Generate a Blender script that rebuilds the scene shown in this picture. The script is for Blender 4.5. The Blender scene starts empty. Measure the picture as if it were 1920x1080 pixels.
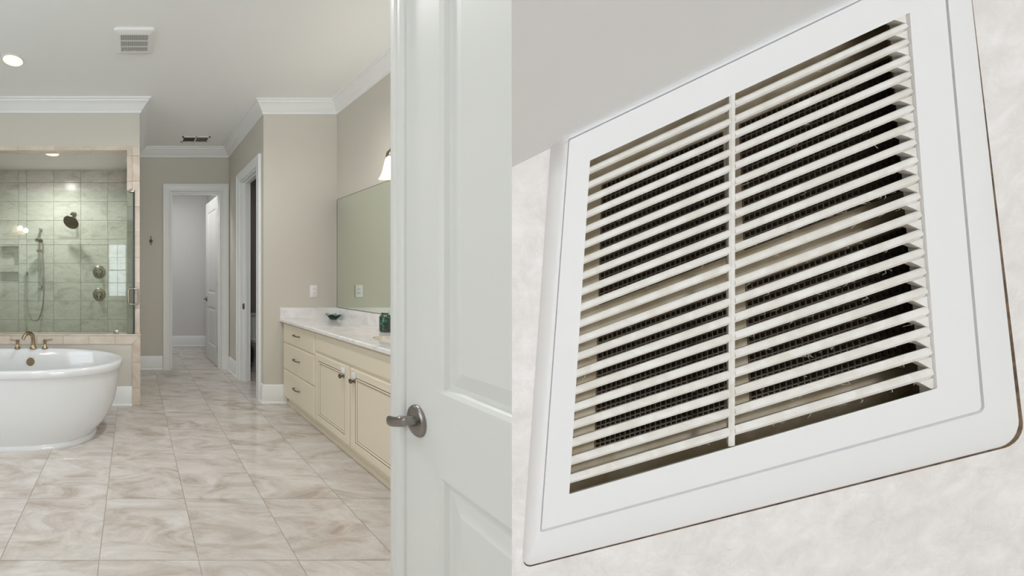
import bpy, bmesh, math, random
from mathutils import Vector, Matrix
random.seed(7)
PI = math.pi
sc = bpy.context.scene
COL = sc.collection

# ------------------------------------------------------------------ camera, sky, light, exposure
CAMZ = 1.29
cd = bpy.data.cameras.new('camera'); cam = bpy.data.objects.new('camera', cd); COL.objects.link(cam)
cam.location = (0, 0, CAMZ); cam.rotation_euler = (PI/2, 0, 0)
cd.sensor_width = 36.0; cd.lens = 675/1920*36
cd.shift_x = (960-250)/1920; cd.shift_y = -(540-518)/1920
cd.clip_start = 0.02; cd.clip_end = 60
sc.camera = cam
vs = sc.view_settings
vs.view_transform = 'Standard'; vs.look = 'None'; vs.gamma = 1.0; vs.use_curve_mapping = False
vs.exposure = 0.60
try:
    sc.cycles.use_denoising = True
    sc.cycles.max_bounces = 10; sc.cycles.diffuse_bounces = 6; sc.cycles.glossy_bounces = 4
    sc.cycles.transparent_max_bounces = 12
    sc.cycles.caustics_reflective = False; sc.cycles.caustics_refractive = False
except Exception:
    pass
w = bpy.data.worlds.new('sky'); sc.world = w; w.use_nodes = True
w.node_tree.nodes['Background'].inputs[0].default_value = (0.86, 0.93, 1.0, 1)
w.node_tree.nodes['Background'].inputs[1].default_value = 1.6

def area(name, loc, rot, sx, sy, power, col=(1, 1, 1), spread=PI):
    l = bpy.data.lights.new(name, 'AREA'); l.shape = 'RECTANGLE'; l.size = sx; l.size_y = sy
    l.energy = power; l.color = col; l.spread = spread
    o = bpy.data.objects.new(name, l); COL.objects.link(o); o.location = loc; o.rotation_euler = rot
    return o
# daylight standing in the window openings behind the camera and on the tub side
REAR_WINS = [(-0.79, -0.25), (0.30, 1.90)]      # x ranges in the rear wall; the wide window is added for its daylight
WIN_Z = (0.65, 2.33)
YREAR = -4.5
DAY = (0.88, 0.925, 1.0)
for (a, b), pw in zip(REAR_WINS, (5, 58)):
    area('daylight_rear', ((a+b)/2, YREAR-.06, sum(WIN_Z)/2), (PI/2, 0, 0), b-a, WIN_Z[1]-WIN_Z[0], pw, DAY)
LEFT_WINS = [(0.2, 2.0)]
for (a, b), pw in zip(LEFT_WINS, (10,)):
    area('daylight_left', (-2.66, (a+b)/2, 1.6), (0, -PI/2, 0), 1.4, b-a, pw, DAY)

# ------------------------------------------------------------------ materials
def lin(c):
    out = []
    for v in c:
        v = v/255
        out.append(v/12.92 if v <= 0.04045 else ((v+0.055)/1.055)**2.4)
    return (*out, 1)
MATS = {}
def mat(name, rgb, rough=0.5, metal=0.0, bump=None, var=None, coat=0, spec=None, emit=None):
    m = bpy.data.materials.new(name); m.use_nodes = True; MATS[name] = m
    nt = m.node_tree; b = nt.nodes['Principled BSDF']
    b.inputs['Base Color'].default_value = lin(rgb); b.inputs['Roughness'].default_value = rough
    b.inputs['Metallic'].default_value = metal
    if coat: b.inputs['Coat Weight'].default_value = coat; b.inputs['Coat Roughness'].default_value = 0.05
    if spec is not None: b.inputs['Specular IOR Level'].default_value = spec
    if emit:
        b.inputs['Emission Color'].default_value = lin(emit[0]); b.inputs['Emission Strength'].default_value = emit[1]
    tc = None
    if bump or var:
        tc = nt.nodes.new('ShaderNodeTexCoord')
    if bump:
        n = nt.nodes.new('ShaderNodeTexNoise'); n.inputs['Scale'].default_value = bump[0]; n.inputs['Detail'].default_value = 6
        bp = nt.nodes.new('ShaderNodeBump'); bp.inputs['Strength'].default_value = bump[1]; bp.inputs['Distance'].default_value = bump[2] if len(bump) > 2 else 0.01
        nt.links.new(tc.outputs['Object'], n.inputs['Vector']); nt.links.new(n.outputs['Fac'], bp.inputs['Height'])
        nt.links.new(bp.outputs['Normal'], b.inputs['Normal'])
    if var:
        n2 = nt.nodes.new('ShaderNodeTexNoise'); n2.inputs['Scale'].default_value = var[1]; n2.inputs['Detail'].default_value = 8
        n2.inputs['Distortion'].default_value = 0.6
        r = nt.nodes.new('ShaderNodeValToRGB'); r.color_ramp.elements[0].color = lin(var[0]); r.color_ramp.elements[1].color = lin(rgb)
        r.color_ramp.elements[0].position = 0.35; r.color_ramp.elements[1].position = 0.65
        nt.links.new(tc.outputs['Object'], n2.inputs['Vector']); nt.links.new(n2.outputs['Fac'], r.inputs['Fac'])
        nt.links.new(r.outputs['Color'], b.inputs['Base Color'])
    return m

def marble(name, base, dark, light, scale, rough, rot=0.5, rnd=40.0, contrast=(0.32, 0.5, 0.7), stretch=(1, 3.0, 1), coat=0, vein=None):
    """veined stone: stretched, warped noise; every tile takes another cut of the stone"""
    m = bpy.data.materials.new(name); m.use_nodes = True; MATS[name] = m
    nt = m.node_tree; N = nt.nodes; L = nt.links; b = N['Principled BSDF']
    b.inputs['Roughness'].default_value = rough
    if coat: b.inputs['Coat Weight'].default_value = coat; b.inputs['Coat Roughness'].default_value = 0.04
    tc = N.new('ShaderNodeTexCoord'); oi = N.new('ShaderNodeObjectInfo')
    mul = N.new('ShaderNodeVectorMath'); mul.operation = 'SCALE'; mul.inputs[0].default_value = (1, 0.73, 0.41)
    mm = N.new('ShaderNodeMath'); mm.operation = 'MULTIPLY'; mm.inputs[1].default_value = rnd
    L.new(oi.outputs['Random'], mm.inputs[0]); L.new(mm.outputs[0], mul.inputs['Scale'])
    add = N.new('ShaderNodeVectorMath'); L.new(tc.outputs['Object'], add.inputs[0]); L.new(mul.outputs[0], add.inputs[1])
    mp = N.new('ShaderNodeMapping'); mp.inputs['Rotation'].default_value = (0.15, 0.1, rot); mp.inputs['Scale'].default_value = stretch
    L.new(add.outputs[0], mp.inputs['Vector'])
    n1 = N.new('ShaderNodeTexNoise'); n1.inputs['Scale'].default_value = scale; n1.inputs['Detail'].default_value = 9; n1.inputs['Roughness'].default_value = 0.66; n1.inputs['Distortion'].default_value = 1.1
    L.new(mp.outputs[0], n1.inputs['Vector'])
    r1 = N.new('ShaderNodeValToRGB'); e = r1.color_ramp.elements
    e[0].position = contrast[0]; e[0].color = lin(dark); e[1].position = contrast[2]; e[1].color = lin(light)
    k = e.new(contrast[1]); k.color = lin(base)
    L.new(n1.outputs['Fac'], r1.inputs['Fac'])
    out = r1.outputs['Color']
    if vein:
        n2 = N.new('ShaderNodeTexNoise'); n2.inputs['Scale'].default_value = scale*1.3; n2.inputs['Detail'].default_value = 10; n2.inputs['Distortion'].default_value = 2.2
        L.new(mp.outputs[0], n2.inputs['Vector'])
        r2 = N.new('ShaderNodeValToRGB'); f = r2.color_ramp.elements
        f[0].position = 0.475; f[0].color = (0, 0, 0, 1); f[1].position = 0.525; f[1].color = (0, 0, 0, 1)
        g = f.new(0.5); g.color = (1, 1, 1, 1)
        L.new(n2.outputs['Fac'], r2.inputs['Fac'])
        mf = N.new('ShaderNodeMath'); mf.operation = 'MULTIPLY'; mf.inputs[1].default_value = vein[1]; L.new(r2.outputs['Color'], mf.inputs[0])
        mx = N.new('ShaderNodeMixRGB'); mx.inputs[2].default_value = lin(vein[0])
        L.new(mf.outputs[0], mx.inputs[0]); L.new(out, mx.inputs[1]); out = mx.outputs[0]
    L.new(out, b.inputs['Base Color'])
    return m

mat('wall_paint', (209, 206, 196), 0.85, bump=(350, 0.03))
mat('ceiling_paint', (245, 248, 247), 0.9)
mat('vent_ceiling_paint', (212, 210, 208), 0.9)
mat('trim_white', (240, 243, 243), 0.35)
mat('door_white', (221, 223, 221), 0.38)
mat('closet_paint', (222, 222, 222), 0.85)
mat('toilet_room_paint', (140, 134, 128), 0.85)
mat('grout', (190, 182, 170), 0.8)
mat('shower_grout', (186, 180, 166), 0.8)
mat('vanity_paint', (231, 222, 202), 0.4)
mat('vanity_glaze', (112, 92, 66), 0.55)
mat('porcelain', (224, 226, 226), 0.08, coat=0.5)
mat('nickel', (176, 166, 152), 0.28, 1.0)
mat('warm_nickel', (186, 166, 134), 0.26, 1.0)
mat('lever_nickel', (150, 146, 142), 0.3, 1.0, bump=(220, 0.05))
mat('bronze', (138, 128, 112), 0.35, 1.0)
mat('black_edge', (14, 17, 16), 0.3)
mat('plastic_white', (238, 239, 238), 0.35)
mat('dark_slot', (22, 22, 20), 0.8)
mat('grille_grey', (112, 112, 106), 0.7)
mat('vent_plastic', (238, 238, 240), 0.32)
mat('slat_plastic', (236, 234, 231), 0.45, var=((223, 218, 211), 60))
mat('vent_backing', (226, 216, 196), 0.75, var=((196, 180, 150), 30))
mat('vent_mesh', (118, 107, 95), 0.8)
mat('vent_void', (44, 40, 36), 0.9)
mat('seam_dirt', (120, 96, 74), 0.95, var=((70, 56, 46), 90))
mat('dust', (205, 196, 182), 0.9)
mat('can_inner', (250, 244, 234), 0.5, emit=((255, 238, 216), 0.62))
mat('can_baffle', (240, 230, 214), 0.5, emit=((255, 228, 200), 0.3))
mat('lamp_glass', (255, 236, 205), 0.4, emit=((255, 206, 150), 1.2))
mat('bulb', (255, 240, 220), 0.4, emit=((255, 226, 180), 6))
mat('sash_white', (236, 236, 234), 0.4)
mat('child_latch', (240, 240, 240), 0.3)
marble('floor_tile', (204, 198, 192), (178, 166, 155), (217, 213, 209), 3.6, 0.10, rot=0.95, stretch=(0.7, 2.0, 1), contrast=(0.34, 0.50, 0.64), vein=((168, 152, 136), 0.16))
marble('shower_tile', (210, 206, 196), (180, 175, 164), (222, 217, 208), 3.2, 0.2, rot=0.8, stretch=(1, 1.8, 2.2), contrast=(0.3, 0.48, 0.7), vein=((170, 160, 150), 0.35))
marble('trim_tile', (216, 204, 189), (200, 183, 166), (226, 217, 204), 3.0, 0.3, rot=0.2)
marble('counter_stone', (234, 233, 232), (214, 214, 215), (242, 241, 240), 9, 0.12, rnd=0, stretch=(1, 1.4, 1.2), contrast=(0.3, 0.45, 0.6))
marble('bottle_glass', (28, 70, 56), (14, 34, 30), (70, 120, 100), 22, 0.1, rnd=0, stretch=(1, 1, 1), contrast=(0.4, 0.52, 0.66), coat=0.6)

# plaster wall round the grille: embossed pale plaster
def plaster(name):
    m = bpy.data.materials.new(name); m.use_nodes = True; MATS[name] = m
    nt = m.node_tree; N = nt.nodes; L = nt.links; b = N['Principled BSDF']; b.inputs['Roughness'].default_value = 0.7
    tc = N.new('ShaderNodeTexCoord')
    n1 = N.new('ShaderNodeTexNoise'); n1.inputs['Scale'].default_value = 34; n1.inputs['Detail'].default_value = 10; n1.inputs['Roughness'].default_value = 0.65; n1.inputs['Distortion'].default_value = 0.5
    L.new(tc.outputs['Object'], n1.inputs['Vector'])
    r = N.new('ShaderNodeValToRGB'); e = r.color_ramp.elements
    e[0].position = 0.36; e[0].color = lin((226, 220, 218)); e[1].position = 0.66; e[1].color = lin((240, 237, 236))
    L.new(n1.outputs['Fac'], r.inputs['Fac']); L.new(r.outputs['Color'], b.inputs['Base Color'])
    n2 = N.new('ShaderNodeTexNoise'); n2.inputs['Scale'].default_value = 95; n2.inputs['Detail'].default_value = 8; n2.inputs['Distortion'].default_value = 0.8
    L.new(tc.outputs['Object'], n2.inputs['Vector'])
    bp = N.new('ShaderNodeBump'); bp.inputs['Strength'].default_value = 0.4; bp.inputs['Distance'].default_value = 0.004
    L.new(n2.outputs['Fac'], bp.inputs['Height']); L.new(bp.outputs['Normal'], b.inputs['Normal'])
plaster('plaster')

# thin tinted glass
def sheet_glass(name, tint, refl=1.0, ior=1.5):
    m = bpy.data.materials.new(name); m.use_nodes = True; MATS[name] = m
    nt = m.node_tree; N = nt.nodes; L = nt.links
    for n in list(N):
        if n.type == 'BSDF_PRINCIPLED': N.remove(n)
    out = [n for n in N if n.type == 'OUTPUT_MATERIAL'][0]
    t = N.new('ShaderNodeBsdfTransparent'); t.inputs[0].default_value = lin(tint)
    g = N.new('ShaderNodeBsdfGlossy'); g.inputs['Roughness'].default_value = 0.0; g.inputs[0].default_value = (refl, refl, refl, 1)
    fr = N.new('ShaderNodeFresnel'); fr.inputs[0].default_value = ior
    mx = N.new('ShaderNodeMixShader'); L.new(fr.outputs[0], mx.inputs[0]); L.new(t.outputs[0], mx.inputs[1]); L.new(g.outputs[0], mx.inputs[2])
    L.new(mx.outputs[0], out.inputs['Surface'])
sheet_glass('shower_glass', (245, 251, 247))
sheet_glass('window_glass', (250, 252, 252))
sheet_glass('teal_glass', (196, 236, 230), ior=1.6)
m = mat('mirror', (232, 241, 230), 0.0, 1.0)

# ------------------------------------------------------------------ mesh helpers
def newbm(): return bmesh.new()
def box(bm, x0, x1, y0, y1, z0, z1, bev=0.0, seg=2, M=None):
    vs_ = [bm.verts.new((x, y, z)) for x in (min(x0, x1), max(x0, x1)) for y in (min(y0, y1), max(y0, y1)) for z in (min(z0, z1), max(z0, z1))]
    f = []
    for q in ((0, 1, 3, 2), (4, 6, 7, 5), (0, 4, 5, 1), (2, 3, 7, 6), (0, 2, 6, 4), (1, 5, 7, 3)):
        f.append(bm.faces.new([vs_[i] for i in q]))
    if bev:
        ed = list({e for q in f for e in q.edges})
        r = bmesh.ops.bevel(bm, geom=ed, offset=bev, segments=seg, affect='EDGES', profile=0.6)
        vs_ = list({v for q in r['faces'] for v in q.verts} | {v for v in vs_ if v.is_valid})
    if M is not None:
        for v in vs_: v.co = M @ v.co
    return vs_
def loft(bm, rings, closed=True, cap0=False, cap1=False):
    R = [[bm.verts.new(p) for p in r] for r in rings]
    n = len(R[0])
    for a, b in zip(R, R[1:]):
        for i in range(n if closed else n-1):
            j = (i+1) % n
            bm.faces.new((a[i], a[j], b[j], b[i]))
    if cap0: bm.faces.new(list(reversed(R[0])))
    if cap1: bm.faces.new(R[-1])
    return R
def circ(c, r, n=32, ax=None, rx=None):
    rx = r if rx is None else rx
    return [(c[0]+rx*math.cos(2*PI*i/n), c[1]+r*math.sin(2*PI*i/n), c[2]) for i in range(n)]
def lathe(bm, prof, M=None, n=32, cap0=True, cap1=True):
    R = loft(bm, [circ((0, 0, z), r, n) for r, z in prof], True, cap0, cap1)
    if M is not None:
        for r in R:
            for v in r: v.co = M @ v.co
def tube(bm, pts, rad, n=12, caps=True):
    pts = [Vector(p) for p in pts]
    rads = rad if isinstance(rad, (list, tuple)) else [rad]*len(pts)
    rings = []; up = None
    for i, p in enumerate(pts):
        d = (pts[min(i+1, len(pts)-1)]-pts[max(i-1, 0)]).normalized()
        if up is None:
            up = Vector((0, 0, 1)) if abs(d.z) < 0.9 else Vector((1, 0, 0))
        a = d.cross(up)
        a = a.normalized() if a.length > 1e-6 else Vector((1, 0, 0)); b = a.cross(d).normalized(); up = b
        rings.append([p+(a*math.cos(2*PI*k/n)+b*math.sin(2*PI*k/n))*rads[i] for k in range(n)])
    loft(bm, rings, True, caps, caps)
def smooth_path(pts, n=8):
    pts = [Vector(p) for p in pts]; out = []
    for i in range(len(pts)-1):
        p0 = pts[max(i-1, 0)]; p1 = pts[i]; p2 = pts[i+1]; p3 = pts[min(i+2, len(pts)-1)]
        for k in range(n):
            t = k/n
            out.append(0.5*((2*p1)+(-p0+p2)*t+(2*p0-5*p1+4*p2-p3)*t*t+(-p0+3*p1-3*p2+p3)*t**3))
    out.append(pts[-1]); return out
def tag(o, label=None, cat=None, group=None, kind=None):
    if label: o['label'] = label
    if cat: o['category'] = cat
    if group: o['group'] = group
    if kind: o['kind'] = kind
    return o
def obj(name, bm, material, parent=None, smooth=None, mesh=None, loc=None):
    if mesh is None:
        bmesh.ops.recalc_face_normals(bm, faces=bm.faces)
        mesh = bpy.data.meshes.new(name)
        bm.to_mesh(mesh); bm.free()
        mesh.materials.append(MATS[material])
        if smooth is not None:
            mesh.polygons.foreach_set('use_smooth', [True]*len(mesh.polygons))
            mesh.set_sharp_from_angle(angle=math.radians(smooth))
    o = bpy.data.objects.new(name, mesh); COL.objects.link(o)
    if loc is not None: o.location = loc
    if parent is not None:
        o.parent = parent
        if parent.type == 'EMPTY':
            o.matrix_parent_inverse = Matrix.Translation(-parent.location)
    return o
def boxo(name, dims, material, parent=None, bev=0.0, smooth=None):
    bm = newbm(); box(bm, *dims, bev=bev); return obj(name, bm, material, parent, smooth if smooth else (40 if bev else None))
def thing(name, label, cat, loc=(0, 0, 0), group=None):
    o = bpy.data.objects.new(name, None); COL.objects.link(o); o.location = loc; o.empty_display_size = 0.05
    return tag(o, label, cat, group)
def struct(name, bm, material, label=None, smooth=None):
    o = obj(name, bm, material, None, smooth); return tag(o, label, None, None, 'structure')
def sroot(name, loc, label=None):
    o = bpy.data.objects.new(name, None); COL.objects.link(o); o.location = loc; o.empty_display_size = 0.05
    return tag(o, label, None, None, 'structure')
def boxes(lst, bm=None):
    bm = bm or newbm()
    for d in lst: box(bm, *d)
    return bm
def molding(path, prof, base):
    """sweeps prof (outset, dz) along a plan path with mitres, room on the right of travel; one bmesh per run"""
    P = [Vector((p[0], p[1])) for p in path]; n = len(P); nor = []
    for a, b in zip(P, P[1:]):
        d = (b-a).normalized(); nor.append(Vector((d.y, -d.x)))
    mit = []
    for i in range(n):
        if i == 0: mit.append(nor[0])
        elif i == n-1: mit.append(nor[-1])
        else:
            s = nor[i-1]+nor[i]; mit.append(s/(1+nor[i-1].dot(nor[i])))
    out = []
    for i in range(n-1):
        bm = newbm()
        rr = [[(P[k].x+mit[k].x*o, P[k].y+mit[k].y*o, base+z) for o, z in prof] for k in (i, i+1)]
        loft(bm, rr, True, True, True)
        out.append(bm)
    return out

# ------------------------------------------------------------------ the room shell
CEIL = 3.05
XR = 2.07; XL = -2.6; YR = -4.5          # right, left and rear walls
YS = 3.66; XC = 1.323; YE = 4.975        # vanity end wall, corridor right wall, corridor end wall
YB = 3.63; XB = 0.065                    # shower bulkhead front, shower right wall outer face

floor = struct('floor', boxes([(XL-.1, 2.9, YR-.1, 6.8, -0.12, -0.004)]), 'grout', 'pale veined stone tile floor of the bathroom')
bm = newbm(); TP = 0.452
box(bm, 0.0013, TP-0.0013, 0.0013, TP-0.0013, -0.006, 0.0, bev=0.0012, seg=1)
tm = obj('tile', bm, 'floor_tile', floor); tmesh = tm.data; bpy.data.objects.remove(tm)
for i in range(-7, 6):
    for j in range(-5, 12):
        x = 0.297+TP*i; y = 1.637+TP*j
        if x+TP < XL or x > 2.9 or y > 6.65: continue
        if y > 3.7 and x+TP < 0.0: continue
        if x > XR and y < 3.3: continue
        if x > 1.4 and y > 5.0: continue
        obj('tile', None, None, floor, mesh=tmesh, loc=(x, y, 0))
struct('ceiling', boxes([(XL-.1, 2.9, YR-.1, 5.1, CEIL, CEIL+.1)]), 'ceiling_paint', 'smooth off-white bathroom ceiling')

# wall with openings: boxes round the holes (axis 'x': wall along x; 'y': wall along y)
def holed(axis, a0, a1, t0, t1, z0, z1, holes):
    holes = sorted(holes); L = []; cur = a0
    def put(p, q, zz0, zz1):
        if q-p < 1e-4 or zz1-zz0 < 1e-4: return
        L.append((p, q, t0, t1, zz0, zz1) if axis == 'x' else (t0, t1, p, q, zz0, zz1))
    for (h0, h1, hz0, hz1) in holes:
        put(cur, h0, z0, z1); put(h0, h1, z0, hz0); put(h0, h1, hz1, z1); cur = h1
    put(cur, a1, z0, z1)
    return boxes(L)
struct('wall_rear', holed('x', XL-.1, XR+.1, YR-.12, YR, 0, CEIL, [(a, b, *WIN_Z) for a, b in REAR_WINS]), 'wall_paint', 'beige painted wall behind the viewpoint')
struct('wall_left', holed('y', YR, 4.9, XL-.12, XL, 0, CEIL, [(a, b, 0.9, 2.3) for a, b in LEFT_WINS]), 'wall_paint', 'beige painted wall on the tub side')
struct('wall_right', boxes([(XR, XR+.12, YR, YS, 0, CEIL)]), 'wall_paint', 'beige painted wall behind the vanity mirror')
struct('wall_vanity_end', boxes([(XC, 2.8, YS, YS+.12, 0, CEIL)]), 'wall_paint', 'beige painted wall at the far end of the vanity')
DH = 2.455
struct('wall_corridor_right', holed('y', YS+.12, YE+.12, XC, XC+.12, 0, CEIL, [(3.84, 4.45, -.001, DH)]), 'wall_paint', 'beige corridor wall with the toilet room doorway')
struct('wall_corridor_end', holed('x', XB, XC, YE, YE+.12, 0, CEIL, [(0.516, 1.209, -.001, DH)]), 'wall_paint', 'beige corridor end wall with the closet doorway')
struct('wall_shower_right', boxes([(-.065, XB, YB+.012, YE+.12, 0, CEIL)]), 'wall_paint', 'narrow wall between shower and corridor')
# closet and toilet room
struct('wall_closet_back', boxes([(0.1, 1.44, 6.65, 6.75, 0, 2.78)]), 'closet_paint', 'white back wall of the closet')
struct('wall_closet_left', boxes([(0.1, 0.2, YE+.12, 6.65, 0, 2.78)]), 'closet_paint', 'white left wall of the closet')
struct('wall_closet_right', boxes([(1.383, 1.443, YE+.12, 6.65, 0, 2.78)]), 'closet_paint', 'white right wall of the closet')
struct('ceiling_closet', boxes([(0.1, 1.44, YE+.12, 6.75, 2.78, 2.86)]), 'ceiling_paint', 'white closet ceiling')
struct('wall_toilet_back', boxes([(1.443, 2.9, 5.45, 5.55, 0, 2.9)]), 'toilet_room_paint', 'dim grey back wall of the toilet room')
struct('wall_toilet_right', boxes([(2.8, 2.9, YS, 5.45, 0, 2.9)]), 'toilet_room_paint', 'dim grey right wall of the toilet room')
struct('ceiling_toilet', boxes([(1.443, 2.9, 5.0, 5.55, 2.8, 2.9)]), 'ceiling_paint', 'ceiling of the toilet room')
area('toilet_room_fill', (2.2, 4.4, 2.7), (0, 0, 0), 0.3, 0.3, 1.6, (1, 0.97, 0.93))  # added fill light; the toilet room has no lamp of its own
area('closet_light', (0.48, 5.30, 2.76), (0, 0, 0), 0.3, 0.2, 6.0, (1, 0.98, 0.98))

# rear and left windows (seen in the reflections on glass and tub; the wide rear one is added for daylight)
def window(name, axis, a, b, z0, z1, t, label):
    r = sroot(name, ((a+b)/2, t, z0) if axis == 'x' else (t, (a+b)/2, z0), label)
    def put(nm, p, q, zz0, zz1, d0, d1, m_):
        dims = (p, q, t+d0, t+d1, zz0, zz1) if axis == 'x' else (t+d0, t+d1, p, q, zz0, zz1)
        boxo(nm, dims, m_, r)
    for p, q, zz0, zz1 in ((a-.09, a, z0-.09, z1+.09), (b, b+.09, z0-.09, z1+.09), (a, b, z1, z1+.09), (a, b, z0-.09, z0)):
        put('window_casing', p, q, zz0, zz1, 0.0, 0.02, 'sash_white')
    zm = (z0+z1)/2
    put('meeting_rail', a, b, zm-.02, zm+.02, -.05, -.02, 'sash_white')
    n = max(2, round((b-a)/0.32))
    for i in range(1, n):
        x = a+(b-a)*i/n; put('muntin', x-.009, x+.009, z0, z1, -.045, -.025, 'sash_white')
    for f in (0.25, 0.75):
        z = z0+(z1-z0)*f; put('muntin', a, b, z-.009, z+.009, -.045, -.025, 'sash_white')
for i, (a, b) in enumerate(REAR_WINS):
    window('window_%d' % (i+1), 'x', a, b, *WIN_Z, YR, 'white framed sash window behind the viewpoint')
for i, (a, b) in enumerate(LEFT_WINS):
    window('window_%d' % (i+3), 'y', a, b, 0.9, 2.3, XL, 'white framed sash window on the tub side')

# crown moulding
CROWN = [(0, 0), (0, -.117), (.012, -.117), (.014, -.100), (.022, -.092), (.030, -.088), (.052, -.058), (.078, -.034), (.088, -.030), (.090, -.016), (.108, -.012), (.110, 0)]
names = ['crown moulding above the shower bulkhead', 'crown moulding along the shower side of the corridor', 'crown moulding above the closet door',
         'crown moulding above the toilet room doorway', 'crown moulding on the vanity end wall', 'crown moulding above the vanity mirror']
for i, bm in enumerate(molding([(XL, YB), (XB, YB), (XB, YE), (XC, YE), (XC, YS), (XR, YS), (XR, YR)], CROWN, CEIL)):
    struct('trim_%d' % (i+1), bm, 'trim_white', 'white '+names[i], smooth=35)
# baseboards
BASE = [(0, 0), (.026, 0), (.026, .012), (.018, .022), (.018, .150), (.014, .158), (.012, .172), (.006, .186), (0, .19)]
for nm, path, lab in (('baseboard_tub', [(XL, 3.60), (-.0135, 3.60)], 'white baseboard behind the bathtub'),
                      ('baseboard_corridor_end', [(XB, YE), (.405, YE)], 'white baseboard beside the closet door'),
                      ('baseboard_corridor_right', [(XC, YE), (XC, 4.565)], 'white baseboard between the two corridor doorways'),
                      ('baseboard_vanity_return', [(XC, 3.712), (XC, YS), (1.56, YS)], 'white baseboard wrapping the wall corner by the vanity'),
                      ('baseboard_closet', [(.2, 6.65), (1.383, 6.65)], 'white baseboard on the closet back wall')):
    L = molding(path, BASE, 0)
    o = struct(nm, L[0], 'trim_white', lab, smooth=35)
    for b2 in L[1:]: obj('baseboard_run', b2, 'trim_white', o, 35)

# door casings with jambs
def casing_profile_bm(p0, p1, wdir, ndir, wid=0.108):
    """a straight casing board from p0 to p1; wdir from opening outwards, ndir off the wall"""
    prof = [(0.006, 0), (0.006, .012), (.012, .017), (.03, .013), (.034, .016), (wid-.024, .018), (wid-.022, .026), (wid-.003, .026), (wid, .02), (wid, 0)]
    return prof
def casing(name, opening0, opening1, top, origin, along, nrm, depth, label):
    """opening0/1 measured along 'along' from origin; board swept with mitred corners"""
    O = Vector(origin); A = Vector(along); Nn = Vector(nrm); Z = Vector((0, 0, 1))
    r = sroot(name, O+A*((opening0+opening1)/2), label)
    prof = casing_profile_bm(None, None, None, None)
    def pt(a, z, o): return O+A*a+Z*z+Nn*o
    W = [w_ for w_, _ in prof]
    bm = newbm(); loft(bm, [[pt(opening0-w_, 0, o) for w_, o in prof], [pt(opening0-w_, top+w_, o) for w_, o in prof]], True, True, True); obj('side_casing', bm, 'trim_white', r, 35)
    bm = newbm(); loft(bm, [[pt(opening1+w_, 0, o) for w_, o in prof], [pt(opening1+w_, top+w_, o) for w_, o in prof]], True, True, True); obj('side_casing', bm, 'trim_white', r, 35)
    bm = newbm(); loft(bm, [[pt(opening0-w_, top+w_, o) for w_, o in prof], [pt(opening1+w_, top+w_, o) for w_, o in prof]], True, True, True); obj('head_casing', bm, 'trim_white', r, 35)
    # jamb lining and stop
    def slab(nm, a0, a1, z0, z1, d0, d1):
        bm = newbm(); rr = []
        for d in (d0, d1): rr.append([pt(a, z, -d) for a, z in ((a0, z0), (a1, z0), (a1, z1), (a0, z1))])
        loft(bm, rr, True, True, True); return obj(nm, bm, 'trim_white', r)
    t = 0.016
    js = [slab('jamb', opening0, opening0+t, 0, top, 0, depth), slab('jamb', opening1-t, opening1, 0, top, 0, depth)]
    slab('jamb_head', opening0+t, opening1-t, top-t, top, 0, depth)
    slab('door_stop', opening0+t, opening0+t+.011, 0, top-t, .045, .08); slab('door_stop', opening1-t-.011, opening1-t, 0, top-t, .045, .08)
    slab('door_stop', opening0+t+.011, opening1-t-.011, top-t-.011, top-t, .045, .08)
    return r, js
casing('trim_7', 0.516, 1.209, DH, (0, YE, 0), (1, 0, 0), (0, -1, 0), .12, 'white casing round the closet doorway')
rt, js = casing('trim_8', -4.45, -3.84, DH, (XC, 0, 0), (0, -1, 0), (-1, 0, 0), .12, 'white casing round the toilet room doorway')
bm = newbm(); box(bm, XC+.02, XC+.06, 4.428, 4.4345, .885, .955, bev=.002); obj('strike_plate', bm, 'nickel', js[0])
boxo('door_threshold', (0.532, 1.193, YE+.0, YE+.05, 0.0002, 0.004), 'grout', floor)

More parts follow.
